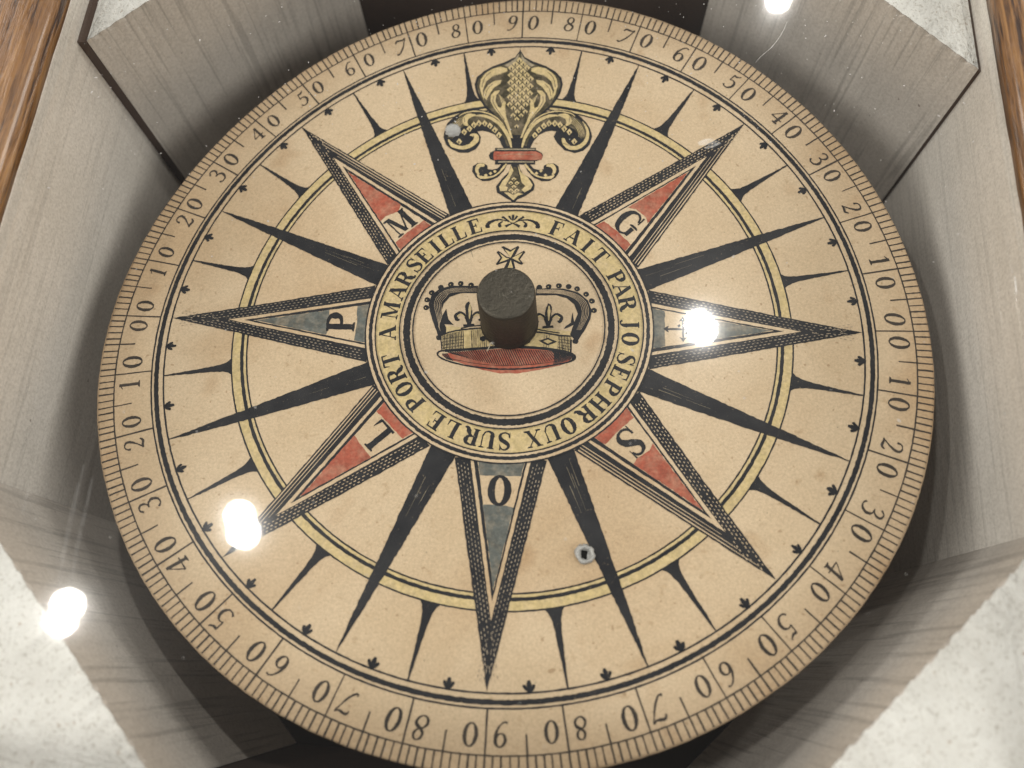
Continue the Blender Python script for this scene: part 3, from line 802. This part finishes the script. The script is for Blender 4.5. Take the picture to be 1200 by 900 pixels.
yl = Art(0.0006, 0.010)
petals = [[(468, 262), (400, 245), (320, 265), (250, 310), (203, 370), (190, 440), (205, 520), (232, 578), (222, 480), (258, 392), (330, 332), (420, 308), (470, 292)],
          [(412, 378), (340, 385), (272, 430), (236, 490), (230, 552), (258, 578), (292, 512), (340, 450), (400, 412)],
          [(392, 480), (340, 488), (305, 530), (298, 590), (330, 655), (380, 715), (432, 780), (470, 860), (502, 960), (520, 960), (492, 857), (462, 765), (440, 700), (454, 600), (430, 588), (402, 662), (372, 645), (350, 590), (356, 530), (390, 494)],
          [(585, 110), (545, 165), (470, 215), (440, 232), (470, 245), (540, 205), (578, 160)]]
for p in petals[:3]: yl.poly(ZBf(p)); yl.poly(ZBf(mirB(p)))
gt = Art(0.0006); gt.poly(ZBf(petals[3])); gt.poly(ZBf(mirB(petals[3])))
for pts, ws in ([((528, 288), (505, 205), (455, 128), (390, 72), (320, 42), (250, 40)), (12, 26, 30, 30, 26, 8)],
                [((250, 36), (200, 40), (172, 62), (168, 95), (190, 118)), (10, 44, 44, 36, 10)],
                [((36, 225), (70, 268), (140, 288), (205, 272), (252, 230), (245, 195), (205, 190)), (8, 34, 36, 38, 44, 40, 12)],
                [((120, 45), (160, 20), (250, 4), (340, 20), (420, 62), (480, 130)), (6, 10, 12, 12, 10, 5)]):
    for mf in ((lambda q: q, mirC) if pts[0] != (36, 225) else (lambda q: q,)):
        yl.stroke(ZC(mf(list(pts))), [w/6.667*0.0028 for w in ws], 6)
# right arm ends in a larger scroll
yl.stroke(ZC([(1085, 85), (1118, 140), (1124, 200), (1098, 252), (1045, 288), (985, 288), (945, 255), (930, 215)]), [w/6.667*0.0028 for w in (4, 18, 26, 32, 34, 36, 34, 20)], 6)
for pts, ws in ([((262, 500), (290, 520), (360, 520), (420, 495), (470, 440), (490, 415)), (10, 26, 14, 12, 18, 12)], [((320, 425), (275, 430), (258, 465), (275, 500)), (22, 34, 26, 12)]):
    yl.stroke(ZC(list(pts)), [w/6.667*0.0028 for w in ws], 6); yl.stroke(ZC([(1124-x, y+2) for x, y in pts]), [w/6.667*0.0028 for w in ws], 6)
yl.poly(ZC([(528, 425), (505, 500), (460, 550), (432, 595), (440, 630), (490, 625), (500, 600), (482, 590), (510, 540), (545, 470)]))
yl.poly(ZC([(580, 425), (600, 480), (660, 525), (694, 580), (680, 612), (630, 640), (610, 618), (640, 590), (610, 560), (588, 480)]))
yl.poly(ZC([(470, 640), (500, 660), (545, 700), (580, 665), (620, 652), (580, 640), (545, 660), (505, 640)]))
# scales: small lozenges inside the cone, the arms and the tail
def inside(p, poly):
    c = False; n = len(poly)
    for i in range(n):
        (x0, y0), (x1, y1) = poly[i], poly[(i+1) % n]
        if (y0 > p[1]) != (y1 > p[1]) and p[0] < (x1-x0)*(p[1]-y0)/(y1-y0)+x0: c = not c
    return c
cone = [(590, 172), (640, 215), (692, 285), (728, 380), (722, 480), (692, 590), (652, 690), (605, 790), (560, 880), (520, 780), (478, 650), (455, 560), (460, 440), (476, 330), (500, 250), (550, 200)]
dots = Art(0.0004, 0.006)
for i in range(-8, 9):
    for j in range(-2, 22):
        y = 180+j*37; x = 590-(y-172)*0.043+(i+(j % 2)*0.5)*80
        s_ = 1.0-0.35*max(0, (y-550)/350)
        if inside((x, y), cone):
            yl.poly(ZBf([(x, y-31*s_), (x+34*s_, y), (x, y+31*s_), (x-34*s_, y)]))
            dots.poly(ZBf([(x, y-12), (x+9, y+14), (x, y+28), (x-9, y+14)]))
for x, y in ((235, 110), (275, 98), (320, 98), (360, 118), (398, 150), (200, 140), (160, 165), (120, 240), (430, 190)):
    for mf in (lambda q: q, mirC):
        yl.poly(ZC(mf([(x, y-25), (x+25, y), (x+4, y+27), (x-23, y+3)]))); dots.poly(ZC(mf([(x, y-6), (x+6, y+8), (x, y+20), (x-6, y+8)])))
for x, y in ((548, 535), (525, 565), (572, 565), (548, 595), (525, 622), (572, 622), (548, 642)):
    yl.poly(ZC([(x, y-16), (x+20, y), (x, y+16), (x-20, y)])); dots.poly(ZC([(x, y-4), (x+6, y+6), (x, y+14), (x-6, y+6)]))
for x, y in ((330, 505), (365, 490), (400, 475), (760, 470), (725, 490), (795, 505)):
    yl.poly(ZC([(x, y-13), (x+15, y), (x, y+13), (x-15, y)]))
yo = yl.build('yellow_tint', M['yellow'], 4, fl)
gt.build('grey_tint', M['grey'], 4, fl)
ln = Art(0.0003)
for p in (((300, 300), (240, 360), (212, 450)), ((320, 420), (270, 470), (250, 540)), ((330, 540), (325, 600), (370, 680), (440, 780))):
    ln.stroke(ZBf(list(p)), 0.0016, 6); ln.stroke(ZBf(mirB(list(p))), 0.0016, 6)
for p in (((510, 270), (480, 190), (420, 110), (340, 60)), ((70, 255), (140, 275), (210, 255)), ((215, 235), (235, 215), (232, 195)), ((160, 50), (165, 90))):
    ln.stroke(ZC(list(p)), 0.0014, 6); ln.stroke(ZC(mirC(list(p))), 0.0014, 6)
hb = Art(0.0002)
for k in range(5):
    o_ = k*9
    for mf in (lambda q: q, mirC):
        hb.stroke(ZC(mf([(150+o_*1.2, 40+o_*0.5), (110+o_, 75+o_*0.6), (72+o_, 115+o_*0.5), (48+o_*1.1, 165+o_*0.3), (46+o_*1.2, 205)])), [0.0006, 0.0013, 0.0015, 0.0013, 0.0006], 4)
for k in range(6):
    for mf in (lambda q: q, mirB):
        hb.stroke(ZBf(mf([(255+k*22, 375-k*9), (275+k*22, 345-k*6), (300+k*24, 332-k*3)])), 0.0013, 3)
        hb.stroke(ZBf(mf([(380+k*11, 520+k*10), (398+k*9, 560+k*18), (405+k*10, 600+k*26)])), 0.0012, 3)
hb.build('engraved_line', M['yellow'], 4, fl)
ln.build('engraved_line', M['ink'], 5, fl); dots.build('scale_dot', M['ink'], 5, fl)
col_ = Art(0.0006); col_.poly(ZC([(392, 320), (720, 318), (760, 335), (772, 355), (764, 384), (720, 386), (392, 384), (388, 350)]))
col_.build('red_collar', M['red'], 4, fl)
cr = Art(0.0004); cr.poly(ZC([(416, 298), (712, 298), (712, 308), (416, 308)])); cr.poly(ZC([(425, 396), (705, 396), (705, 406), (425, 406)]))
cr.stroke(ZC([(420, 352), (560, 340), (700, 344)]), 0.0012)
cr.build('collar_edge', M['grey'], 5, fl)

# ---- crown in the middle
ZK = zm(480, 280, 5.0); pw = 0.0027/5.0
crown = Art(0.0006, 0.01)
outL = [(172, 580), (150, 520), (122, 440), (112, 380), (130, 325), (175, 292), (250, 275), (400, 275)]
inL = [(400, 318), (300, 318), (235, 340), (200, 380), (188, 420), (190, 470), (215, 520), (215, 555)]
crown.poly(ZK(outL+inL))
outR = [(740, 290), (900, 292), (985, 312), (1045, 360), (1068, 420), (1060, 470), (1020, 545), (980, 605)]
inR = [(940, 560), (962, 500), (985, 440), (965, 385), (920, 348), (860, 330), (740, 332)]
crown.poly(ZK(outR+inR))
crown.poly(ZK([(215, 410), (226, 470), (258, 505), (205, 500), (180, 508), (190, 450)]))
crown.poly(ZK([(955, 430), (962, 480), (975, 500), (905, 528), (915, 510), (945, 490)]))
for x, y in ((97, 403), (103, 357), (130, 316), (183, 285), (242, 267), (300, 262), (360, 272), (760, 285), (815, 280), (875, 275), (932, 280), (982, 293), (1035, 325), (1068, 365), (1080, 420), (172, 578), (972, 600)):
    crown.disc(PX(480+x/5, 280+y/5), 16*pw, 12)
# base rim and band outlines
crown.stroke(ZK([(205, 655), (170, 662), (168, 685), (215, 712), (320, 740), (440, 757), (560, 764), (700, 758), (830, 742), (930, 722), (966, 700), (955, 678), (900, 660), (780, 642), (640, 634), (500, 636), (380, 645), (205, 655)]), [10*pw]*3+[9*pw]*7+[16*pw]*4+[16*pw]*4, 8)
crown.stroke(ZK([(182, 566), (240, 545), (330, 530), (420, 523)]), 9*pw); crown.stroke(ZK([(735, 545), (800, 552), (880, 566), (975, 572)]), 10*pw)
crown.stroke(ZK([(300, 525), (360, 512), (420, 508)]), 7*pw); crown.stroke(ZK([(740, 528), (800, 540), (880, 552)]), 7*pw)
crown.stroke(ZK([(182, 566), (190, 655)]), 6*pw); crown.stroke(ZK([(948, 590), (945, 672)]), 6*pw)
for i in range(22):
    x = 196+i*(9 if i < 14 else 12)
    crown.stroke(ZK([(x, 560-i*1.6), (x+2, 650-i*0.6)]), (4.5 if i < 15 else 2.5)*pw)
for i in range(12):
    x = 940-i*(9 if i < 9 else 14)
    crown.stroke(ZK([(x+4, 578-i*1.5), (x, 672-i*3)]), (4 if i < 8 else 2.5)*pw)
for k in range(4):
    crown.stroke(ZK([(190, 588+k*18), (250, 578+k*18), (320, 570+k*18)]), 3*pw); crown.stroke(ZK([(945, 600+k*17), (905, 592+k*17), (870, 588+k*16)]), 3*pw)
# jewels on the band
crown.poly(ZK([(755, 598), (810, 580), (865, 602), (810, 625)]))
crown.disc(PX(480+690/5, 280+597/5), 17*pw); crown.disc(PX(480+430/5, 280+585/5), 16*pw)
def small_fleur(cx, cy, sx):
    crown.stroke(ZK([(cx, cy-72), (cx-6*sx, cy-50), (cx, cy-10), (cx, cy+70)]), [3*pw, 30*pw, 36*pw, 14*pw])
    for s_ in (-1, 1):
        crown.stroke(ZK([(cx+s_*6, cy+60), (cx+s_*22, cy+12), (cx+s_*50, cy-8), (cx+s_*76, cy+10), (cx+s_*70, cy+34), (cx+s_*55, cy+32)]), [8*pw, 14*pw, 16*pw, 22*pw, 18*pw, 8*pw])
    crown.poly(ZK([(cx-34, cy+62), (cx+30, cy+56), (cx+32, cy+70), (cx-34, cy+76)]))
small_fleur(348, 440, 1); small_fleur(812, 450, -1)
co = crown.build('printed_crown', M['ink'], 2)
cy_ = Art(0.0005, 0.01)
cy_.poly(ZK([(188, 560), (300, 535), (420, 522), (560, 520), (735, 540), (850, 556), (950, 574), (945, 672), (880, 652), (740, 636), (560, 630), (400, 640), (195, 650)]))
cy_.poly(ZK([(175, 505), (330, 522), (230, 545), (180, 560)])); cy_.poly(ZK([(975, 545), (890, 535), (800, 525), (740, 515), (735, 545), (960, 575)]))
cy_.build('crown_tint', M['yellow'], 1, co)
rd = Art(0.0008, 0.01)
rd.poly(ZK([(186, 682), (240, 666), (400, 652), (560, 642), (700, 642), (820, 652), (905, 668), (955, 690), (935, 718), (880, 742), (760, 768), (640, 788), (530, 788), (430, 768), (340, 742), (260, 715)]))
rd.build('red_lining', M['red'], 1, co)
hl = Art(0.0003)
for i in range(52):
    x = 225+i*13.5
    y0 = 660-8*math.sin(math.pi*(i/52))*2; k = math.sin(math.pi*(i+1)/53)
    hl.stroke(ZK([(x, y0+4), (x+26, y0+10+72*k*0.7), (x+44, y0+12+88*k)]), [5*pw, 4.6*pw, 3.5*pw], 3)
hl.stroke(ZK([(230, 700), (400, 732), (560, 742), (720, 736), (880, 715)]), 3*pw)
for i in range(16):
    x = 840+i*7.5
    hl.stroke(ZK([(x, 652+i*1.6), (x+10, 690), (x+4, 738-i*2.2)]), [6*pw, 6*pw, 4*pw], 3)
for i in range(4):
    hl.stroke(ZK([(190+i*9, 672-i*0.8), (205+i*10, 690+i*2), (222+i*11, 706+i*3)]), [5*pw, 5*pw, 4*pw], 3)
hl.build('lining_hatching', M['ink'], 2, co)
# light lines engraved in the arches
lt = Art(0.0002)
for k in range(5):
    o_ = 14+k*13
    lt.stroke(ZK([(180-k*3, 540-k*6), (150+o_*0.6, 450), (135+o_*0.75, 380), (165+o_*0.7, 320+o_*0.35), (250, 286+o_*0.42), (395, 284+o_*0.38)]), [1*pw, 1.9*pw, 1.5*pw, 1.7*pw, 1.6*pw, 0.8*pw], 6)
for k in range(5):
    o_ = 8+k*11
    lt.stroke(ZK([(745, 296+o_*0.4), (880, 298+o_*0.45), (985-o_*0.5, 325+o_*0.4), (1045-o_*0.85, 380+o_*0.1), (1052-o_*0.8, 450), (1005-o_*0.5, 535)]), [2.4*pw, 3*pw, 2.2*pw, 1.9*pw, 1.8*pw, 1*pw], 6)
lt.build('arch_highlight', M['paper'], 3, co)
pe = Art(0.0002)
for x, y in ((97, 403), (103, 357), (130, 316), (242, 267), (300, 262), (360, 272), (815, 280), (875, 275), (982, 293), (1035, 325), (1068, 365), (1080, 420)):
    pe.disc(PX(480+(x-3)/5, 280+(y+2)/5), 3.2*pw, 6)
for cx, cy in ((348, 440), (812, 450)):
    pe.stroke(ZK([(cx+5, cy-58), (cx+5, cy-25), (cx+3, cy+30)]), [2*pw, 17*pw, 4*pw])
    for s_ in (-1, 1): pe.stroke(ZK([(cx+s_*24, cy+18), (cx+s_*48, cy+2), (cx+s_*68, cy+16)]), [3*pw, 8*pw, 9*pw])
pe.poly(ZK([(782, 599), (810, 590), (838, 602), (810, 614)]))
pe.build('jewel_highlight', M['yellow'], 3, co)
# cross on the crown
ZX = zm(550, 235, 10); xs = Art(0.0005, 0.008)
outer = [(480, 668), (375, 545), (400, 535), (485, 580), (570, 532), (588, 548), (530, 650), (640, 590), (656, 606), (592, 690), (632, 742), (610, 756), (520, 712), (540, 800), (402, 800), (445, 716), (325, 758), (312, 745), (365, 672), (318, 608), (340, 590), (440, 660)]
xs.poly(ZX(outer)); xo = xs.build('cross_mark', M['ink'], 2)
xi = Art(0.0003, 0.006)
for p in ([(484, 672), (415, 575), (480, 605), (545, 560)], [(500, 676), (540, 655), (625, 612), (572, 688), (600, 728)], [(470, 682), (425, 672), (352, 614), (388, 674), (352, 728)], [(486, 700), (512, 790), (450, 790)]):
    xi.poly(ZX(p))
xi.build('cross_tint', M['yellow'], 3, xo)

# stray printer's marks and stains
mk = Art(0.0003)
for (x0, y0, x1, y1, w) in ((552, 294, 554.5, 302, 0.003), (200, 506, 205, 504, 0.0012), (206, 503.5, 210, 503, 0.001)):
    mk.stroke([PX(x0, y0), PX((x0+x1)/2, (y0+y1)/2), PX(x1, y1)], [w, w*0.7, w*0.4])
for _ in range(90):
    r = 1.15*math.sqrt(random.random()); an = random.uniform(0, 360)
    mk.disc(polar(r, an), random.uniform(0.0006, 0.0019), 6)
mk.build('ink_fleck', M['grey'], 1.6)['kind'] = 'stuff'

# ---- brass cap on the pivot, its thread, the riveted needle ends
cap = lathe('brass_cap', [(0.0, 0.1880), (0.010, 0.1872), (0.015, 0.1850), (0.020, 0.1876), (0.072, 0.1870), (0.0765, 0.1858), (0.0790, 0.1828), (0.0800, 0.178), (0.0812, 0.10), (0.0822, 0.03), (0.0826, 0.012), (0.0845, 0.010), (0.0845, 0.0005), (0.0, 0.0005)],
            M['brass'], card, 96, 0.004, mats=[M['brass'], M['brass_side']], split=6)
for p_ in cap.data.polygons:
    if abs(p_.normal.z) > 0.95: p_.use_smooth = False
cap.location = (0.003*S, 0.008*S, 0.002*S)
def fibre(name, pts, w, mat):
    vv = []; ff = []; n = 6; P = [Vector((*PX(x, y), 0)) for x, y, z in pts]
    for i, (p, (x, y, z)) in enumerate(zip(P, pts)):
        tg = (P[min(i+1, len(P)-1)]-P[max(i-1, 0)]).normalized(); nr = Vector((-tg.y, tg.x, 0))
        for k in range(n):
            t_ = 2*math.pi*k/n; q = p+nr*(w*math.cos(t_)); vv.append((q.x*S, q.y*S, (warp(p.x, p.y)+z+w*math.sin(t_))*S))
    for i in range(len(pts)-1):
        for k in range(n): ff.append((i*n+k, i*n+(k+1) % n, (i+1)*n+(k+1) % n, (i+1)*n+k))
    mesh_obj(name, vv, ff, mat, card, smooth=True)
fibre('loose_thread', [(571, 412.5, .006), (573.5, 408, .008), (575, 404.5, .012), (578, 401.5, .012), (583, 402.5, .008)], 0.0016, M['thread'])
fibre('loose_thread', [(575, 400, .012), (576.5, 404, .012), (580, 406, .006)], 0.0014, M['thread'])
def rivet(name, at, prof, mat, seg=28, jit=0.06):
    o = lathe(name, prof, mat, card, seg, jit); o.location = (at[0]*S, at[1]*S, (warp(*at)+0.0012)*S); return o
p1 = PX(531, 153); p2 = PX(685.5, 650)
rivet('rivet_head', p1, [(0.0, 0.004), (0.006, 0.0065), (0.012, 0.004), (0.017, 0.008), (0.021, 0.007), (0.0245, 0.003), (0.026, 0.0)], M['solder'], 22, 0.13)
rivet('eyelet', p2, [(0.012, 0.003), (0.015, 0.009), (0.020, 0.013), (0.0245, 0.010), (0.027, 0.0)], M['solder'], 22, 0.14)
f_ = Art(0.0008, 0.004); f_.poly([(p2[0]-0.012, p2[1]-0.012), (p2[0]+0.005, p2[1]-0.014), (p2[0]+0.006, p2[1]+0.010), (p2[0]-0.011, p2[1]+0.011)])
f_.build('eyelet_hole', M['hole'], 6)
f_ = Art(0.0008, 0.004); f_.disc(p2, 0.017, 20); f_.build('eyelet_floor', M['solder'], 5)
